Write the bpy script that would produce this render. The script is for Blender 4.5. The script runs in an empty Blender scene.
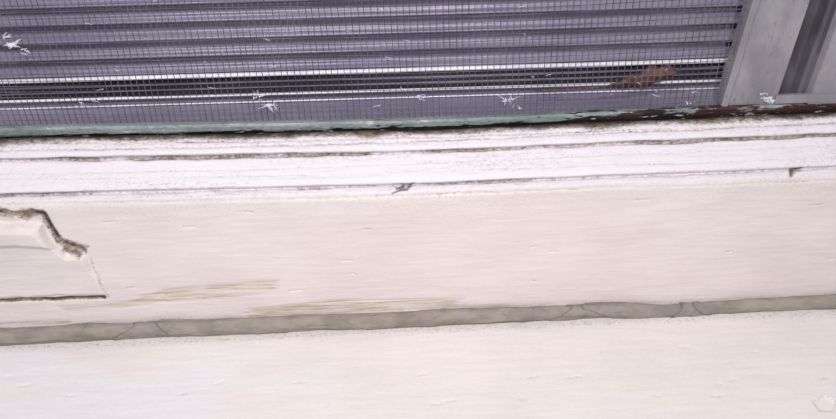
import bpy, math, numpy as np
from mathutils import Matrix, Vector
rng=np.random.RandomState(7)
scene=bpy.context.scene
scene.view_settings.view_transform='Standard'
scene.view_settings.look='None'

# ------------------------------------------------------------ camera (hand-held, pitched down 32 deg, small roll)
D=0.76; F_PX=760.0; PH=math.radians(32); RO=math.radians(2.15)
C=np.array([0,-D*math.cos(PH),D*math.sin(PH)])
Fw=np.array([0,math.cos(PH),-math.sin(PH)])
R0=np.array([1.,0,0]); U0=np.array([0,math.sin(PH),math.cos(PH)])
R=math.cos(RO)*R0-math.sin(RO)*U0
U=math.sin(RO)*R0+math.cos(RO)*U0
cam=bpy.data.cameras.new('camera'); co=bpy.data.objects.new('camera',cam); scene.collection.objects.link(co)
cam.sensor_width=36; cam.lens=36*F_PX/836; cam.clip_start=0.01
M=Matrix.Identity(4)
for i in range(3):
    M[i][0]=R[i]; M[i][1]=U[i]; M[i][2]=-Fw[i]; M[i][3]=C[i]
co.matrix_world=M
scene.camera=co

# survey helper: photo measurement -> metres on the vertical plane at depth y
def on(u,v,y=0.0):
    r=Fw+(u-418)/F_PX*R+(209.5-v)/F_PX*U
    t=(y-C[1])/r[1]
    return C+t*r
def zat(v,y): return on(418,v,y)[2]
def onplane(u,v,z0,sl):
    r=Fw+(u-418)/F_PX*R+(209.5-v)/F_PX*U
    t=(z0+sl*C[1]-C[2])/(r[2]-sl*r[1])
    return C+t*r
def sag(x):      # the old sash/sill is not quite straight: left end sits a little higher
    x=np.asarray(x); return np.where(x<0,-x*.0215,x*.006)
TILT=-.0085      # shutter hangs slightly out of level

# ------------------------------------------------------------ numpy noise
TAB=rng.rand(256,256)
def vn(x,y,seed=0):
    x=np.asarray(x)+seed*17.3+1000; y=np.asarray(y)+seed*9.1+1000
    ix=np.floor(x).astype(int); iy=np.floor(y).astype(int)
    fx=x-ix; fy=y-iy; fx=fx*fx*(3-2*fx); fy=fy*fy*(3-2*fy)
    a=TAB[ix%256,iy%256]; b=TAB[(ix+1)%256,iy%256]; c=TAB[ix%256,(iy+1)%256]; d=TAB[(ix+1)%256,(iy+1)%256]
    return (a*(1-fx)+b*fx)*(1-fy)+(c*(1-fx)+d*fx)*fy
def fbm(x,y,seed=0,o=4):
    s=0;a=.5;t=0
    for i in range(o):
        s=s+a*vn(x*2**i,y*2**i,seed+i); t+=a; a*=.55
    return s/t
def ss(a,b,x):
    t=np.clip((x-a)/(b-a),0,1); return t*t*(3-2*t)
def segdist(px,py,pts,closed=False):
    d=np.full(px.shape,1e9); n=len(pts)
    for i in range(n if closed else n-1):
        ax,ay=pts[i]; bx,by=pts[(i+1)%n]
        vx,vy=bx-ax,by-ay; L=vx*vx+vy*vy+1e-12
        t=np.clip(((px-ax)*vx+(py-ay)*vy)/L,0,1)
        d=np.minimum(d,np.hypot(px-ax-t*vx,py-ay-t*vy))
    return d
def sdf(px,py,pts):
    d=segdist(px,py,pts,True); ins=np.zeros(px.shape,bool); n=len(pts)
    for i in range(n):
        ax,ay=pts[i]; bx,by=pts[(i+1)%n]
        c=((ay>py)!=(by>py))
        ins^= c & (px < (bx-ax)*(py-ay)/((by-ay) if by!=ay else 1e-9)+ax)
    return np.where(ins,-d,d)
def face(pts,y=0.0):
    return [(on(u,v,y)[0],on(u,v,y)[2]) for u,v in pts]

def grid_mesh(name,P,attrs,mat,smooth=True,parent=None):
    nx,ns,_=P.shape
    me=bpy.data.meshes.new(name)
    idx=np.arange(nx*ns).reshape(nx,ns)
    q=np.stack([idx[:-1,:-1],idx[1:,:-1],idx[1:,1:],idx[:-1,1:]],-1).reshape(-1,4)
    me.vertices.add(nx*ns); me.vertices.foreach_set('co',P.reshape(-1).astype(np.float32))
    nf=len(q); me.loops.add(nf*4); me.loops.foreach_set('vertex_index',q.reshape(-1).astype(np.int32))
    me.polygons.add(nf); me.polygons.foreach_set('loop_start',np.arange(0,nf*4,4,dtype=np.int32))
    me.polygons.foreach_set('loop_total',np.full(nf,4,dtype=np.int32))
    me.update(calc_edges=True)
    me.polygons.foreach_set('use_smooth',np.full(nf,smooth))
    for k,a in attrs.items():
        at=me.attributes.new(k,'FLOAT','POINT'); at.data.foreach_set('value',np.clip(a,0,1).reshape(-1).astype(np.float32))
    me.validate(); me.update()
    o=bpy.data.objects.new(name,me); scene.collection.objects.link(o); me.materials.append(mat)
    if parent: o.parent=parent
    return o
def poly_mesh(name,V,Fc,mat,smooth=False,parent=None):
    me=bpy.data.meshes.new(name); me.from_pydata([tuple(map(float,v)) for v in V],[],Fc); me.validate(); me.update()
    if smooth:
        me.polygons.foreach_set('use_smooth',[True]*len(me.polygons))
    o=bpy.data.objects.new(name,me); scene.collection.objects.link(o); me.materials.append(mat)
    if parent: o.parent=parent
    return o
def empty(name):
    e=bpy.data.objects.new(name,None); e.empty_display_size=.05; scene.collection.objects.link(e); return e

# ------------------------------------------------------------ materials
def lin(c):
    return tuple(((x/255)/12.92 if x/255<=.04045 else ((x/255+.055)/1.055)**2.4) for x in c)+(1,)
class NT:
    def __init__(s,name):
        s.m=bpy.data.materials.new(name); s.m.use_nodes=True; s.t=s.m.node_tree; s.n=s.t.nodes; s.b=s.n['Principled BSDF']
        s.tc=s.n.new('ShaderNodeTexCoord')
    def link(s,a,b): s.t.links.new(a,b)
    def noise(s,scale,vec=(1,1,1),detail=6,rough=.6):
        mp=s.n.new('ShaderNodeMapping'); mp.inputs['Scale'].default_value=vec; s.link(s.tc.outputs['Object'],mp.inputs[0])
        n=s.n.new('ShaderNodeTexNoise'); n.inputs['Scale'].default_value=scale; n.inputs['Detail'].default_value=detail; n.inputs['Roughness'].default_value=rough
        s.link(mp.outputs[0],n.inputs['Vector']); return n.outputs['Fac']
    def ramp(s,src,a,b):
        r=s.n.new('ShaderNodeMapRange'); r.interpolation_type='SMOOTHSTEP'
        r.inputs['From Min'].default_value=a; r.inputs['From Max'].default_value=b; s.link(src,r.inputs['Value']); return r.outputs[0]
    def math(s,op,a,b):
        m=s.n.new('ShaderNodeMath'); m.operation=op
        for i,x in enumerate((a,b)):
            if isinstance(x,(int,float)): m.inputs[i].default_value=x
            else: s.link(x,m.inputs[i])
        return m.outputs[0]
    def mix(s,fac,a,b):
        m=s.n.new('ShaderNodeMix'); m.data_type='RGBA'
        if isinstance(fac,(int,float)): m.inputs[0].default_value=fac
        else: s.link(fac,m.inputs[0])
        for i,x in ((6,a),(7,b)):
            if isinstance(x,tuple): m.inputs[i].default_value=x
            else: s.link(x,m.inputs[i])
        return m.outputs[2]
    def attr(s,name):
        a=s.n.new('ShaderNodeAttribute'); a.attribute_name=name; return a.outputs['Fac']
    def bump(s,h,dist,strength=1,prev=None):
        b=s.n.new('ShaderNodeBump'); b.inputs['Distance'].default_value=dist; b.inputs['Strength'].default_value=strength
        s.link(h,b.inputs['Height'])
        if prev is not None: s.link(prev,b.inputs['Normal'])
        return b.outputs[0]
    def out(s,col,rough=.5,normal=None,metal=0,spec=.4):
        if isinstance(col,tuple): s.b.inputs['Base Color'].default_value=col
        else: s.link(col,s.b.inputs['Base Color'])
        if isinstance(rough,float): s.b.inputs['Roughness'].default_value=rough
        else: s.link(rough,s.b.inputs['Roughness'])
        s.b.inputs['Metallic'].default_value=metal; s.b.inputs['Specular IOR Level'].default_value=spec
        if normal is not None: s.link(normal,s.b.inputs['Normal'])
        return s.m

def paint_mat(name,c1,c2,lav):
    k=NT(name)
    n1=k.noise(9,(1,1,2)); n2=k.noise(700,(1,1,1),3); n3=k.noise(130,(.12,1,1),5)
    col=k.mix(k.ramp(n1,.35,.65),lin(c1),lin(c2))
    col=k.mix(k.attr('lav'),col,lin(lav))
    speck=k.math('MULTIPLY',k.ramp(k.noise(430,(.6,1,1),6,.85),.47,.64),k.attr('speck'))
    col=k.mix(k.math('MULTIPLY',speck,.50),col,lin((142,130,126)))
    br=k.math('MULTIPLY',k.attr('bare'),k.ramp(k.noise(330,(.06,1,1.4),5,.7),.40,.58))
    wood=k.mix(k.ramp(k.noise(300,(.1,1,1),4),.35,.65),lin((196,183,158)),lin((166,149,122)))
    col=k.mix(k.math('MULTIPLY',br,.85),col,wood)
    dirtn=k.ramp(k.noise(420,(.6,1,1),6,.9),.32,.66)
    dm=k.ramp(k.math('ADD',k.attr('dirt_shade'),k.math('MULTIPLY',k.math('SUBTRACT',dirtn,.5),.75)),.18,1.05)
    dcol=k.mix(k.ramp(k.noise(150,(1,1,1)),.35,.65),lin((146,130,114)),lin((84,72,60)))
    col=k.mix(dm,col,dcol)
    cr=k.attr('crack_shade'); col=k.mix(cr,col,lin((44,37,32)))
    nb=k.bump(n3,.0012,.4); nb=k.bump(n2,.0006,.3,nb)
    return k.out(col,.6,nb,0,.25)
paint=paint_mat('weathered_cream_paint',(219,209,206),(213,202,200),(217,210,215))
paint2=paint_mat('stool_cream_paint',(217,209,206),(212,204,201),(213,211,214))

# ------------------------------------------------------------ moulded sill rail
prof=[( .100,zat(127,.058)-.012),(.060,zat(128,.058)-.008),(.052,zat(130,.052)),
      (.048,zat(132,.048)),(.034,zat(146,.034)),(.0318,zat(149.5,.0318)),(.0345,zat(152,.0345)),(.0315,zat(154.5,.0315)),
      (.011,zat(177,.011)),(.0080,zat(182,.0080)),(.0103,zat(184.5,.0103)),(.0065,zat(187,.0065)),(.002,zat(191,.002)),(0,zat(198,0)),
      (0,zat(260,0)),(0,zat(322,0)),(0,zat(345,0))]
prof=np.array(prof)
seg=np.hypot(*np.diff(prof,axis=0).T); cs=np.r_[0,np.cumsum(seg)]
S=np.arange(0,cs[-1],.00085)
Y=np.interp(S,cs,prof[:,0]); Z=np.interp(S,cs,prof[:,1])
ker=np.ones(3)/3
Y[1:-1]=np.convolve(Y,ker,'valid'); Z[1:-1]=np.convolve(Z,ker,'valid')
dy=np.gradient(Y);dz=np.gradient(Z);L=np.hypot(dy,dz); NY=dz/L; NZ=-dy/L
X=np.arange(-.64,.64,.001)
XX,SS=np.meshgrid(X,S,indexing='ij'); YY=np.broadcast_to(Y,XX.shape).copy(); ZZ=np.broadcast_to(Z,XX.shape).copy()
wob=.0026*(fbm(XX*7,SS*0,3,3)-.5)*2
ledge=1-ss(cs[11],cs[13],SS)
h=.0022*(fbm(XX*8,SS*22,1)-.5)+.0009*(fbm(XX*30,SS*260,5)-.5)*(.5+ledge)
h+=.0010*ledge*(fbm(XX*50,SS*160,9)-.5)
dirt_shade=np.zeros_like(XX); crack_shade=np.zeros_like(XX); bare=np.zeros_like(XX)
def groove(sc,w,dep,amt,seed,sl=0.0,th=.35,freq=14,blur=.25):
    global h,dirt_shade
    s0=sc+wob*1.2+sl*XX+.0014*(vn(XX*60,SS*0,seed)-.5)
    m=ss(th,th+blur,fbm(XX*freq,SS*0,seed,4))
    g=np.exp(-((SS-s0)/w)**2); g2=np.exp(-np.abs(SS-s0-.001)/(w*2.2))
    h-=dep*g*(.5+.5*m); dirt_shade=np.maximum(dirt_shade,amt*g*(.6+.4*m)+.22*g2*(.4+.6*m))
groove(cs[6],.0022,.0022,.66,11,0,.30)
groove(cs[10],.0018,.0019,.54,12,0,.36)
groove(cs[3]+.007,.0011,.0012,.55,13,.006,.40)
groove(cs[3]+.011,.0009,.0010,.48,17,-.004,.42)
groove(cs[7]+.010,.0010,.0008,.30,14,-.004,.5)
groove(cs[7]+.019,.0009,.0006,.26,18,.006,.5)
groove(cs[4]-.005,.0009,.0008,.42,15,-.003,.46)
groove(cs[12]+.004,.0012,.001,.26,16,.004,.55)
edge_n=fbm(X*25,X*0,21)[:,None]; edge2=fbm(X*55,X*0,25)[:,None]
top=1-ss(cs[3]+.0005,cs[3]+.005+.010*edge_n*edge2*2,SS)
dirt_shade=np.maximum(dirt_shade,top*(.62+.5*fbm(XX*40,SS*200,22)))
crack_shade=np.maximum(crack_shade,.95*(1-ss(cs[2]+.001,cs[3]+.0055,SS+.010*(fbm(XX*40,SS*60,23)-.5))))
sp=ledge*(.10+1.2*ss(.36,.70,fbm(XX*6,SS*50,31)))
sp=np.maximum(sp,ledge*.95*np.exp(-((SS-cs[3]-.008)/.010)**2))
sp=np.maximum(sp,.40*np.exp(-((SS-cs[13])/.02)**2)*fbm(XX*12,SS*30,33)*2)
face_on=ss(cs[12],cs[13],SS)
piece=face([(-140,226),(0,222),(42,223),(50,238),(66,255),(84,256),(106,294),(60,295),(0,297),(-140,301)])
d=sdf(XX+.003*(vn(XX*90,ZZ*90,41)-.5),ZZ+.003*(vn(XX*90,ZZ*90,42)-.5),piece)
ztop=on(40,223)[2]; zbot=on(40,296)[2]
h+=face_on*(.0022+.0060*ss(zbot,ztop,ZZ))*(1-ss(-.003,.0018,d))
lift=sdf(XX,ZZ,face([(-140,228),(0,224),(38,224),(58,246),(20,243),(-140,250)]))
h+=.004*face_on*(1-ss(-.006,.002,lift))
rim=segdist(XX+.003*(vn(XX*70,ZZ*70,46)-.5),ZZ+.004*(vn(XX*110,ZZ*110,43)-.5),face([(-140,217),(0,215),(44,216.5),(50,228),(62,243),(84,251)]))
dirt_shade=np.maximum(dirt_shade,1.10*(1-ss(.001,.0070,rim))*(.50+.6*fbm(XX*90,ZZ*90,44)))
crack_shade=np.maximum(crack_shade,.85*(1-ss(.0006,.0024,rim))*ss(.40,.58,fbm(XX*60,ZZ*60,45)))
h-=.0025*(1-ss(.001,.004,rim))
tri=sdf(XX+.003*(vn(XX*120,ZZ*120,47)-.5),ZZ,face([(62,238),(90,246),(80,257),(62,251)])); dirt_shade=np.maximum(dirt_shade,.9*(1-ss(-.003,.003,tri)))
bl=segdist(XX,ZZ+.0020*(vn(XX*60,ZZ*0,48)-.5),face([(-140,304.5),(0,300.5),(60,298.5),(104,298)]))
dirt_shade=np.maximum(dirt_shade,1.35*(1-ss(.0012,.0036,bl))); h-=.0020*(1-ss(.0014,.0035,bl))  # shadow line beneath the raised piece, painted dark brown over a shallow groove
crack_shade=np.maximum(crack_shade,.65*(1-ss(.0005,.0018,bl))*ss(.3,.5,fbm(XX*40,ZZ*0,49)))  # broken darker core of that painted shadow line
vl=segdist(XX+.0015*(vn(XX*0,ZZ*90,50)-.5),ZZ,face([(90,258),(102,285),(109,297)])); dirt_shade=np.maximum(dirt_shade,.42*(1-ss(.0005,.0025,vl)))
for pts,a in (([(122,303),(160,290),(195,286),(276,280),(272,291),(205,301),(150,304)],1.),
          ([(246,309),(330,300),(460,299),(456,309),(330,317),(250,317)],1.),
          ([(-20,324),(70,320),(78,327),(-20,334)],.9),([(60,306),(150,300),(160,306),(70,313)],.7),
          ([(460,306),(520,304),(520,309),(462,312)],.6)):
    dd=sdf(XX+.03*(fbm(XX*3,ZZ*330,55)-.5),ZZ,face(pts)); st=ss(.26,.44,fbm(XX*7,ZZ*330,51,3))
    mm=(1-ss(-.003,.003,dd))*a
    bare=np.maximum(bare,mm*st); h-=.0006*mm*st
for pts,w in (([(392,194),(400,191.5),(407,191),(414,187.5)],.0007),([(396,191),(404,190)],.0005),([(0,262),(-30,262)],.0005)):
    dd=segdist(XX,ZZ,face(pts,.001)); crack_shade=np.maximum(crack_shade,.8*(1-ss(w*.4,w*1.6,dd))); h-=.0008*(1-ss(w,w*3,dd))
dd=segdist(XX+.002*(vn(XX*200,ZZ*200,56)-.5),ZZ,face([(786,172),(792,169),(799,168)],.012)); dirt_shade=np.maximum(dirt_shade,.9*(1-ss(.0008,.0030,dd))); crack_shade=np.maximum(crack_shade,.5*(1-ss(.0003,.0013,dd)))
for i in range(16):
    u=rng.uniform(0,836); v=rng.uniform(200,295)-(u-418)*.037; ln=rng.uniform(2,14)
    dd=segdist(XX,ZZ,face([(u,v),(u+ln,v-.04*ln+rng.uniform(-1.5,1.5))])); m=1-ss(.0003,.0016,dd)
    dirt_shade=np.maximum(dirt_shade,rng.uniform(.15,.34)*m); h-=.0007*m
zb=zat(322,0)
dirt_shade=np.maximum(dirt_shade,.36*np.exp(-((ZZ-zb-.012)/.008)**2)*fbm(XX*10,ZZ*60,61)*1.2)  # mottled darker band on the face just above the caulk
wgt=1-.45*ss(cs[3],cs[12],SS)-.55*ss(cs[12],cs[13]+.012,SS)
P=np.stack([XX,YY+NY*h,ZZ+NZ*h+sag(XX)*wgt],-1)
sill=grid_mesh('wooden_window_sill',P,dict(dirt_shade=dirt_shade,crack_shade=crack_shade,bare=bare,speck=sp,lav=ledge),paint)

# ------------------------------------------------------------ lower stool board (very slightly out of level)
pL=on(0,346,-.014); pR=on(836,309.5,-.014)
TX=(pR[2]-pL[2])/(pR[0]-pL[0]); SL=math.tan(math.radians(7)); z0=pL[2]-TX*pL[0]+.014*SL
yy=np.r_[np.arange(-.0015,-.26,-.0012)]
zz=z0+SL*yy
th=np.linspace(0,math.pi,24)[1:]; r=.014
ny=yy[-1]-r*np.sin(th); nz=zz[-1]-r+r*np.cos(th)
yb=np.r_[yy,ny,np.linspace(ny[-1],-.0015,20)[1:]]; zb2=np.r_[zz,nz,np.full(19,nz[-1])]
X2=np.arange(-.66,.66,.0014)
XX2,_=np.meshgrid(X2,yb,indexing='ij'); Y2=np.broadcast_to(yb,XX2.shape).copy(); Z2=np.broadcast_to(zb2,XX2.shape).copy()
topm=np.zeros(len(yb)); topm[:len(yy)]=1; topm=np.broadcast_to(topm,XX2.shape)
h2=topm*(.0030*(fbm(XX2*6,Y2*14,71)-.5)+.0008*(fbm(XX2*22,Y2*180,72)-.5))*ss(-.010,-.03,Y2)
d2=np.zeros_like(XX2); c2=np.zeros_like(XX2)
for i in range(18):
    u=rng.uniform(0,836); v=rng.uniform(350,415)-(u-418)*.037; ln=rng.uniform(3,14)
    a=onplane(u,v,z0,SL); b=onplane(u+ln,v-.05*ln+rng.uniform(-2,2),z0,SL)
    dd=segdist(XX2,Y2,[(a[0],a[1]),(b[0],b[1])]); m=topm*(1-ss(.0004,.0022,dd)); d2=np.maximum(d2,rng.uniform(.1,.34)*m); h2=h2-.0009*m
ch=[onplane(u,v,z0,SL)[:2] for u,v in ((812,404),(824,398),(836,404),(832,414),(818,413))]
dd=sdf(XX2,Y2,[tuple(c) for c in ch]); h2=h2-topm*.002*(1-ss(-.002,.001,dd)); d2=np.maximum(d2,topm*.32*(1-ss(.0003,.0016,abs(dd))))
d2=np.maximum(d2,topm*.30*np.exp(-((Y2+.018)/.006)**2))  # contact shadow along the caulk's foot, painted into the stool colour
lv=topm*.9*ss(.45,.7,fbm(XX2*4,Y2*12,77))
P2=np.stack([XX2,Y2,Z2+TX*XX2+h2],-1)
stool=grid_mesh('window_stool_board',P2,dict(dirt_shade=d2,crack_shade=c2,bare=np.zeros_like(d2),speck=.12*topm,lav=lv),paint2)

# ------------------------------------------------------------ putty / rope caulk bead
k=NT('grey_rope_putty')
n=k.noise(60,(.5,1,1),6,.65); n2=k.noise(900,(1,1,1),3)
col=k.mix(k.ramp(n,.35,.65),lin((152,142,135)),lin((132,123,117)))
col=k.mix(k.attr('crease'),col,lin((92,84,78)))
nb=k.bump(k.noise(90,(.35,1,1),6,.65),.0040,.8); nb=k.bump(n2,.0004,.4,nb)
putty=k.out(col,.75,nb,0,.2)
path=[(-120,348,9),(0,338.5,9),(60,334,8.5),(90,332,9),(120,331,8),(180,328,8),(250,326,8.5),(320,323,8),(400,320.5,8.2),(450,318,8.5),(520,315,8),(570,313,7),(600,309.5,7.5),(625,310.5,9),(660,313,8.5),(690,312.5,9.5),(715,308,7.5),(770,305.5,7.5),(836,302,8),(960,296,8)]
yc=-.006
px=np.array([on(u,v,yc) for u,v,w in path]); wv=np.array([w for *_,w in path])*.00104
xs=np.arange(-.6,.6,.0011); zc=np.interp(xs,px[:,0],px[:,2]); wc=np.interp(xs,px[:,0],wv)
kk=np.ones(15)/15; zc=np.convolve(np.pad(zc,7,'edge'),kk,'valid'); wc=np.convolve(np.pad(wc,7,'edge'),kk,'valid')
A=np.linspace(0,2*math.pi,61); XA,AA=np.meshgrid(xs,A,indexing='ij')
cre=np.zeros_like(XA)
hh=.0034*(fbm(XA*20,np.cos(AA)*1.5+3,81)-.5)+.0018*(fbm(XA*70,np.sin(AA)*3+3,82)-.5)
joints=[(x,rng.choice([-1,1])*rng.uniform(.008,.022),rng.uniform(.1,.4)) for x in np.sort(rng.uniform(-.5,.5,9))]
joints+=[(on(u,v,yc)[0],sl,.8) for u,v,sl in ((170,328,-.012),(555,313,.018),(600,309,-.02),(668,313,.014),(703,310,-.012),(122,331,.016))]
for xj,sl,am in joints:
    q=XA-xj-sl*np.cos(AA)-.003*(vn(XA*0+xj*50,AA*3,84)-.5)
    g=np.exp(-(q/.0011)**2)
    cre=np.maximum(cre,g*am*.6); hh-=.0014*g*am
    hh+=.0020*am*np.exp(-np.abs(q)/.007)*(q>0)
g=np.exp(-((np.mod(AA,2*math.pi)-1.9-.5*(fbm(XA*10,XA*0,85)-.5)*2)/.10)**2)*ss(.52,.65,fbm(XA*9,XA*0,86)); cre=np.maximum(cre,.4*g); hh-=.0010*g
rad=wc[:,None]*1.02+hh
YP=yc-rad*np.sin(AA)*.95; ZP=zc[:,None]+rad*np.cos(AA)*1.10
YP=np.minimum(YP,-.0006)
ZP=np.maximum(ZP,z0+SL*YP+TX*XA+.0006)
P3=np.stack([XA,YP,ZP],-1)
caulk=grid_mesh('caulk_bead',P3,dict(crease=cre),putty)

# ------------------------------------------------------------ sash bottom rail (mint paint, flaking)
k=NT('flaking_mint_paint')
base=k.mix(k.ramp(k.noise(40,(.3,1,1)),.35,.65),lin((154,160,162)),lin((116,130,128)))
base=k.mix(k.math('MULTIPLY',k.ramp(k.noise(420,(.4,1,1),6,.85),.46,.64),.65),base,lin((84,82,80)))
fl=k.ramp(k.math('ADD',k.attr('flake'),k.math('MULTIPLY',k.math('SUBTRACT',k.noise(170,(.30,1,1),5,.7),.5),1.3)),.42,.55)
under=k.mix(k.attr('red'),lin((36,32,33)),lin((66,40,39)))
col=k.mix(fl,base,under)
col=k.mix(k.ramp(k.noise(260,(.3,1,1),4),.60,.7),col,lin((180,180,184)))
mint=k.out(col,.65,k.bump(k.noise(200,(.3,1,1),5),.0015,.6),0,.25)
rp=[(.078,zat(120,.066)-.004),(.067,zat(117.5,.066)),(.060,zat(118.5,.060)),(.0548,zat(120.5,.0548)),(.0538,zat(123,.0538)),(.0545,zat(127,.0545)),(.058,zat(134,.058))]
rp=np.array(rp); sg=np.r_[0,np.cumsum(np.hypot(*np.diff(rp,axis=0).T))]; s3=np.arange(0,sg[-1],.0007)
Y3=np.interp(s3,sg,rp[:,0]); Z3=np.interp(s3,sg,rp[:,1])
X3=np.arange(-.64,.64,.0012); XX3,SS3=np.meshgrid(X3,s3,indexing='ij')
hr=.002*(fbm(XX3*25,SS3*120,91)-.5)+.0012*(fbm(XX3*9,SS3*0,94)-.5)
pu=lambda u,v:on(u,v,.05)[0]
xr=np.interp(X3,[pu(0,130),pu(300,120),pu(380,120),pu(430,118),pu(560,116),pu(620,112),pu(740,110)],[.06,.18,.40,.46,.38,.60,.70])
low=ss(sg[4],sg[6],SS3)
flake=xr[:,None]*.75+.85*low+.4*(fbm(XX3*14,SS3*90,92)-.5)*2
flake=flake*ss(sg[1]-.004,sg[2],SS3)
red=np.interp(X3,[pu(560,118),pu(640,112)],[0.,.9])[:,None]*(1-low)*ss(.42,.6,fbm(XX3*20,SS3*50,93))
red=np.maximum(red,.7*(1-low)*ss(.66,.72,fbm(XX3*16,SS3*0,96)))
hr-=.0010*ss(.5,.6,flake)
P4=np.stack([XX3,Y3[None]-hr,Z3[None]+sag(XX3)],-1)
sash=empty('window_1')
grid_mesh('bottom_rail',P4,dict(flake=flake,red=red+0*SS3),mint,parent=sash)

# ------------------------------------------------------------ insect screen
ysc=.064
k=NT('screen_wire'); wire=k.out(k.mix(k.ramp(k.noise(25),.4,.6),lin((100,97,104)),lin((72,69,76))),.45,None,.0,.5)
screen=empty('insect_screen')
def beams(name,boxes,mat,parent):
    V=[];Fc=[]
    for (x0,x1,y0,y1,z0_,z1_) in boxes:
        b=len(V)
        V+= [(x0,y0,z0_),(x1,y0,z0_),(x1,y1,z0_),(x0,y1,z0_),(x0,y0,z1_),(x1,y0,z1_),(x1,y1,z1_),(x0,y1,z1_)]
        Fc+=[(b,b+3,b+2,b+1),(b+4,b+5,b+6,b+7),(b,b+1,b+5,b+4),(b+1,b+2,b+6,b+5),(b+2,b+3,b+7,b+6),(b+3,b,b+4,b+7)]
    return poly_mesh(name,V,Fc,mat,False,parent)
zlo=zat(118.5,ysc)-.001; zhi=zat(-60,ysc)
xR=on(735,60,ysc)[0]+.012
pit=.0062; w=.00072
xsn=np.arange(-.62,xR+.002,pit); zsn=np.arange(zlo,zhi,pit)
V=[];Fc=[]
def wirepath(pts,w,V,Fc):
    b=len(V); n=len(pts)
    for i,p in enumerate(pts):
        t=np.array(pts[min(i+1,n-1)])-np.array(pts[max(i-1,0)]); t/=np.linalg.norm(t)
        s=np.cross(t,[0,1,0]); s/=np.linalg.norm(s)
        for q in (s*w,np.array([0,-w,0]),-s*w,np.array([0,w,0])): V.append(np.array(p)+q)
    for i in range(n-1):
        for j in range(4):
            a=b+i*4+j; c=b+i*4+(j+1)%4
            Fc.append((a,c,c+4,a+4))
for x in xsn:
    off=rng.uniform(-.0005,.0005)
    zp=np.arange(zlo,zhi+.01,.02)
    wirepath([(x+off+.0010*math.sin(z*22+x*9),ysc,z+float(sag(x))) for z in zp],w/2*1.05,V,Fc)
for z in zsn:
    off=rng.uniform(-.0005,.0005)
    xp=np.arange(-.62,xR+.02,.02)
    wirepath([(min(x,xR),ysc+.0004,z+off+.0010*math.sin(x*13+z*20)+float(sag(x))) for x in xp],w/2*1.05,V,Fc)
poly_mesh('wire_mesh',V,Fc,wire,False,screen)

k=NT('dried_paint_smear'); smear=k.out(k.mix(k.ramp(k.noise(200),.4,.6),lin((215,213,222)),lin((170,168,180))),.7,None,0,.2)
V=[];Fc=[]; LY=[0]
def streak(u0,v0,u1,v1,w0,y=None):
    LY[0]+=1
    y=(ysc-.0012 if y is None else y)-.00003*(LY[0]%40)
    n=7; b=len(V)
    du,dv=u1-u0,v1-v0; l=math.hypot(du,dv)+1e-6; nx_,ny_=-dv/l,du/l
    for i in range(n):
        t=i/(n-1); ww=w0*(1-t)**.7*(.6+.8*rng.rand())+.10; j=rng.uniform(-.6,.6)
        for s in (-1,1):
            p=on(u0+du*t+nx_*(j+s*ww),v0+dv*t+ny_*(j+s*ww),y); V.append(p)
    for i in range(n-1):
        a=b+2*i; Fc.append((a,a+1,a+3,a+2))
def star(u,v,r,n,w0=1.1,y=None,a0=0,a1=360):
    for i in range(n):
        a=math.radians(rng.uniform(a0,a1)); rr=r*rng.uniform(.45,1)
        streak(u+rng.uniform(-5,5),v+rng.uniform(-2.5,2.5),u+rr*math.cos(a),v+.5*rr*math.sin(a),w0,y)
star(14,44,14,11,.8); star(8,36,8,5,.7); star(24,52,8,4,.5)
star(258,96,18,6,.45); star(270,106,18,7,.4); star(420,98,10,6,.35); star(508,99,14,8,.4); star(516,108,8,4,.3); star(690,104,8,4,.4)
star(80,104,8,4,.35)
for i in range(34):
    u=rng.uniform(10,700); v=rng.uniform(70,108)-(u-418)*.035 if i%2 else rng.uniform(-5,80)
    streak(u,v,u+rng.uniform(-9,9),v+rng.uniform(-3,3),.25)
poly_mesh('paint_smears',V,Fc,smear,False,screen)

# ------------------------------------------------------------ corrugated shutter behind the screen
k=NT('grey_lavender_metal_shutter')
bc=k.mix(k.ramp(k.noise(14,(.3,1,1)),.3,.7),lin((146,139,158)),lin((122,115,138)))
lav=k.out(bc,.36,k.bump(k.noise(220,(.1,1,1)),.001,.3),.15,.5)
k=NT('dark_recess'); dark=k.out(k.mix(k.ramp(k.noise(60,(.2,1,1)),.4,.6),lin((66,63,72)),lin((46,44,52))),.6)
k=NT('white_metal_lip'); lip=k.out(k.mix(k.ramp(k.noise(90,(.15,1,1)),.35,.65),lin((252,250,255)),lin((222,218,234))),.3,None,0,.6)
shut=empty('corrugated_shutter')
yb0=.125
def strip(name,pts,mat,smooth=True,x0=-.66,x1=.66,parent=shut):
    pts=np.array(pts); xs_=np.linspace(x0,x1,60); Pm=np.zeros((60,len(pts),3))
    Pm[:,:,0]=xs_[:,None]; Pm[:,:,1]=pts[:,0]; Pm[:,:,2]=pts[:,1]+TILT*xs_[:,None]
    return grid_mesh(name,Pm,{},mat,smooth,parent)
zt=zat(-190,yb0); zl=zat(66,yb0)
pitch=zat(30,yb0)-zat(47,yb0)
zs_=np.arange(zl,zt,pitch/24); ph=(zs_-zl)/pitch*2*math.pi
yr=yb0-.0060*np.sin(ph)-.0026*np.sin(2*ph+.6)
strip('ribbed_panel',list(zip(yr,zs_))[::-1],lav)
def lipbar(name,v,y,h_px,mat):
    z=zat(v,y); r=h_px*.0006
    a=np.linspace(0,2*math.pi,17); strip(name,[(y-r*1.3*math.cos(t),z+r*math.sin(t)) for t in a],mat)
lipbar('lip_upper',69.5,.116,3.8,lip)
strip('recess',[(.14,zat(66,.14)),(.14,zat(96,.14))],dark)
lipbar('track_a',77,.130,1.8,lav); lipbar('track_b',82.5,.130,1.5,lav)
lipbar('lip_lower',89.5,.124,2.4,lip)
strip('sill_channel',[(.134,zat(91,.134)),(.128,zat(92.5,.128)),(.112,zat(99,.112)),(.111,zat(101.5,.111)),(.094,zat(108,.094)),(.078,zat(121,.078))],lav)
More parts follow.
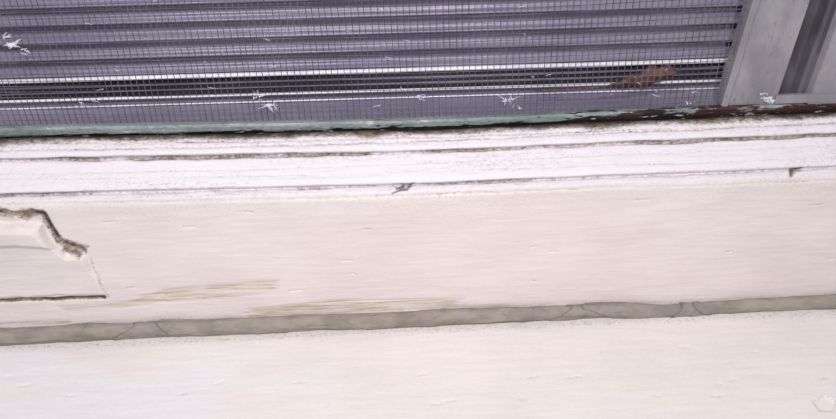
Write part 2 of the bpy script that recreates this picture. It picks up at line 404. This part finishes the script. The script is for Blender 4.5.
lipbar('track_c',97,.113,1.2,lip)

# ------------------------------------------------------------ aluminium frame at right
k=NT('oxidised_aluminium')
a1=k.mix(k.ramp(k.noise(22,(1,1,.5),6),.35,.65),lin((166,161,166)),lin((138,133,140)))
a1=k.mix(k.math('MULTIPLY',k.ramp(k.noise(300,(1,1,.3),4,.7),.58,.72),.6),a1,lin((104,94,94)))
alu=k.out(a1,.45,k.bump(k.noise(260,(1,1,.15)),.0008,.4),.35,.45)
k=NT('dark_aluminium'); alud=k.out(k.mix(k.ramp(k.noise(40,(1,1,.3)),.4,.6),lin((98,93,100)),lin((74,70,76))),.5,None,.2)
fr=empty('aluminum_window_frame')
xa=on(723,100,.056)[0]
zb_=zat(118,.056); ztp=zat(-120,.056); LEAN=(on(753,0,.056)[0]-xa)/(on(753,0,.056)[2]-on(723,100,.056)[2])
sec=[(0,.074),(0,.0575),(.0015,.056),(.006,.056),(.0075,.0585),(.046,.0585),(.048,.0555),(.053,.0555),(.0545,.068),(.071,.068),(.073,.0575),(.0775,.0575),(.079,.061),(.084,.061),(.086,.054),(.20,.054),(.20,.074)]
V=[];Fc=[]
for z in (zb_,ztp):
    for x,y in sec: V.append((xa+x+LEAN*(z-zb_),y,z))
n=len(sec)
for i in range(n): Fc.append((i,(i+1)%n,n+(i+1)%n,n+i))
Fc.append(tuple(range(n))[::-1]); Fc.append(tuple(range(n,2*n)))
o=poly_mesh('jamb_channel',V,Fc,alu,False,fr)
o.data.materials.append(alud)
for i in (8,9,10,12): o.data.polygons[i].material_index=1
beams('foot_plate',[(xa+.052,xa+.2,.0535,.0575,zb_+.002,zb_+.011)],alu,fr)
V=[];Fc=[]
star(768,100,9,9,1.3,.0530); star(764,95,5,4,1.0,.0530)
poly_mesh('paint_splash',V,Fc,smear,False,fr)

# ------------------------------------------------------------ dry leaf lodged behind the screen
k=NT('dry_brown_leaf'); leafm=k.out(k.mix(k.ramp(k.noise(160),.35,.65),lin((120,84,80)),lin((84,56,56))),.6,k.bump(k.noise(300),.001,.5))
yl=.090
nu=30;nv=9; V=[];Fc=[]
for i in range(nu):
    t=i/(nu-1); u=600+76*t; c=87-17*t**1.2+(3 if t>.9 else 0)
    wd=11.5*math.sin(math.pi*min(1,t**1.5)*.93+.02)*(.85+.15*math.sin(t*23))+.6
    for j in range(nv):
        s=j/(nv-1)*2-1
        V.append(on(u-3*s,c+s*wd,yl+.006*s*s-.004*math.sin(t*7)))
for i in range(nu-1):
    for j in range(nv-1):
        a=i*nv+j; Fc.append((a,a+1,a+nv+1,a+nv))
leaf=poly_mesh('dry_leaf',V,Fc,leafm,True)
V=[];Fc=[]
pts=[on(602,87,yl),on(580,89,yl),on(560,90,yl+.002),on(535,91,yl+.003)]
wirepath([tuple(p) for p in pts],.0012,V,Fc); poly_mesh('leaf_stalk',V,Fc,leafm,True,leaf)
sol=leaf.modifiers.new('t','SOLIDIFY'); sol.thickness=.0006

# ------------------------------------------------------------ light
w_=bpy.data.worlds.new('world'); scene.world=w_; w_.use_nodes=True
w_.node_tree.nodes['Background'].inputs[0].default_value=(.95,.95,1,1); w_.node_tree.nodes['Background'].inputs[1].default_value=.45
def area(name,loc,target,size,power,color):
    l=bpy.data.lights.new(name,'AREA'); l.shape='DISK'; l.size=size; l.energy=power; l.color=color
    o=bpy.data.objects.new(name,l); scene.collection.objects.link(o); o.location=loc
    o.rotation_euler=(Vector(target)-Vector(loc)).to_track_quat('-Z','Y').to_euler(); return o
area('daylight',(-.5,-1.1,1.6),(0,0,0),.4,21,(1,.98,.995))
area('phone_torch',(.06,-.74,.52),(0,.03,.05),.05,4.6,(1,.965,.97))
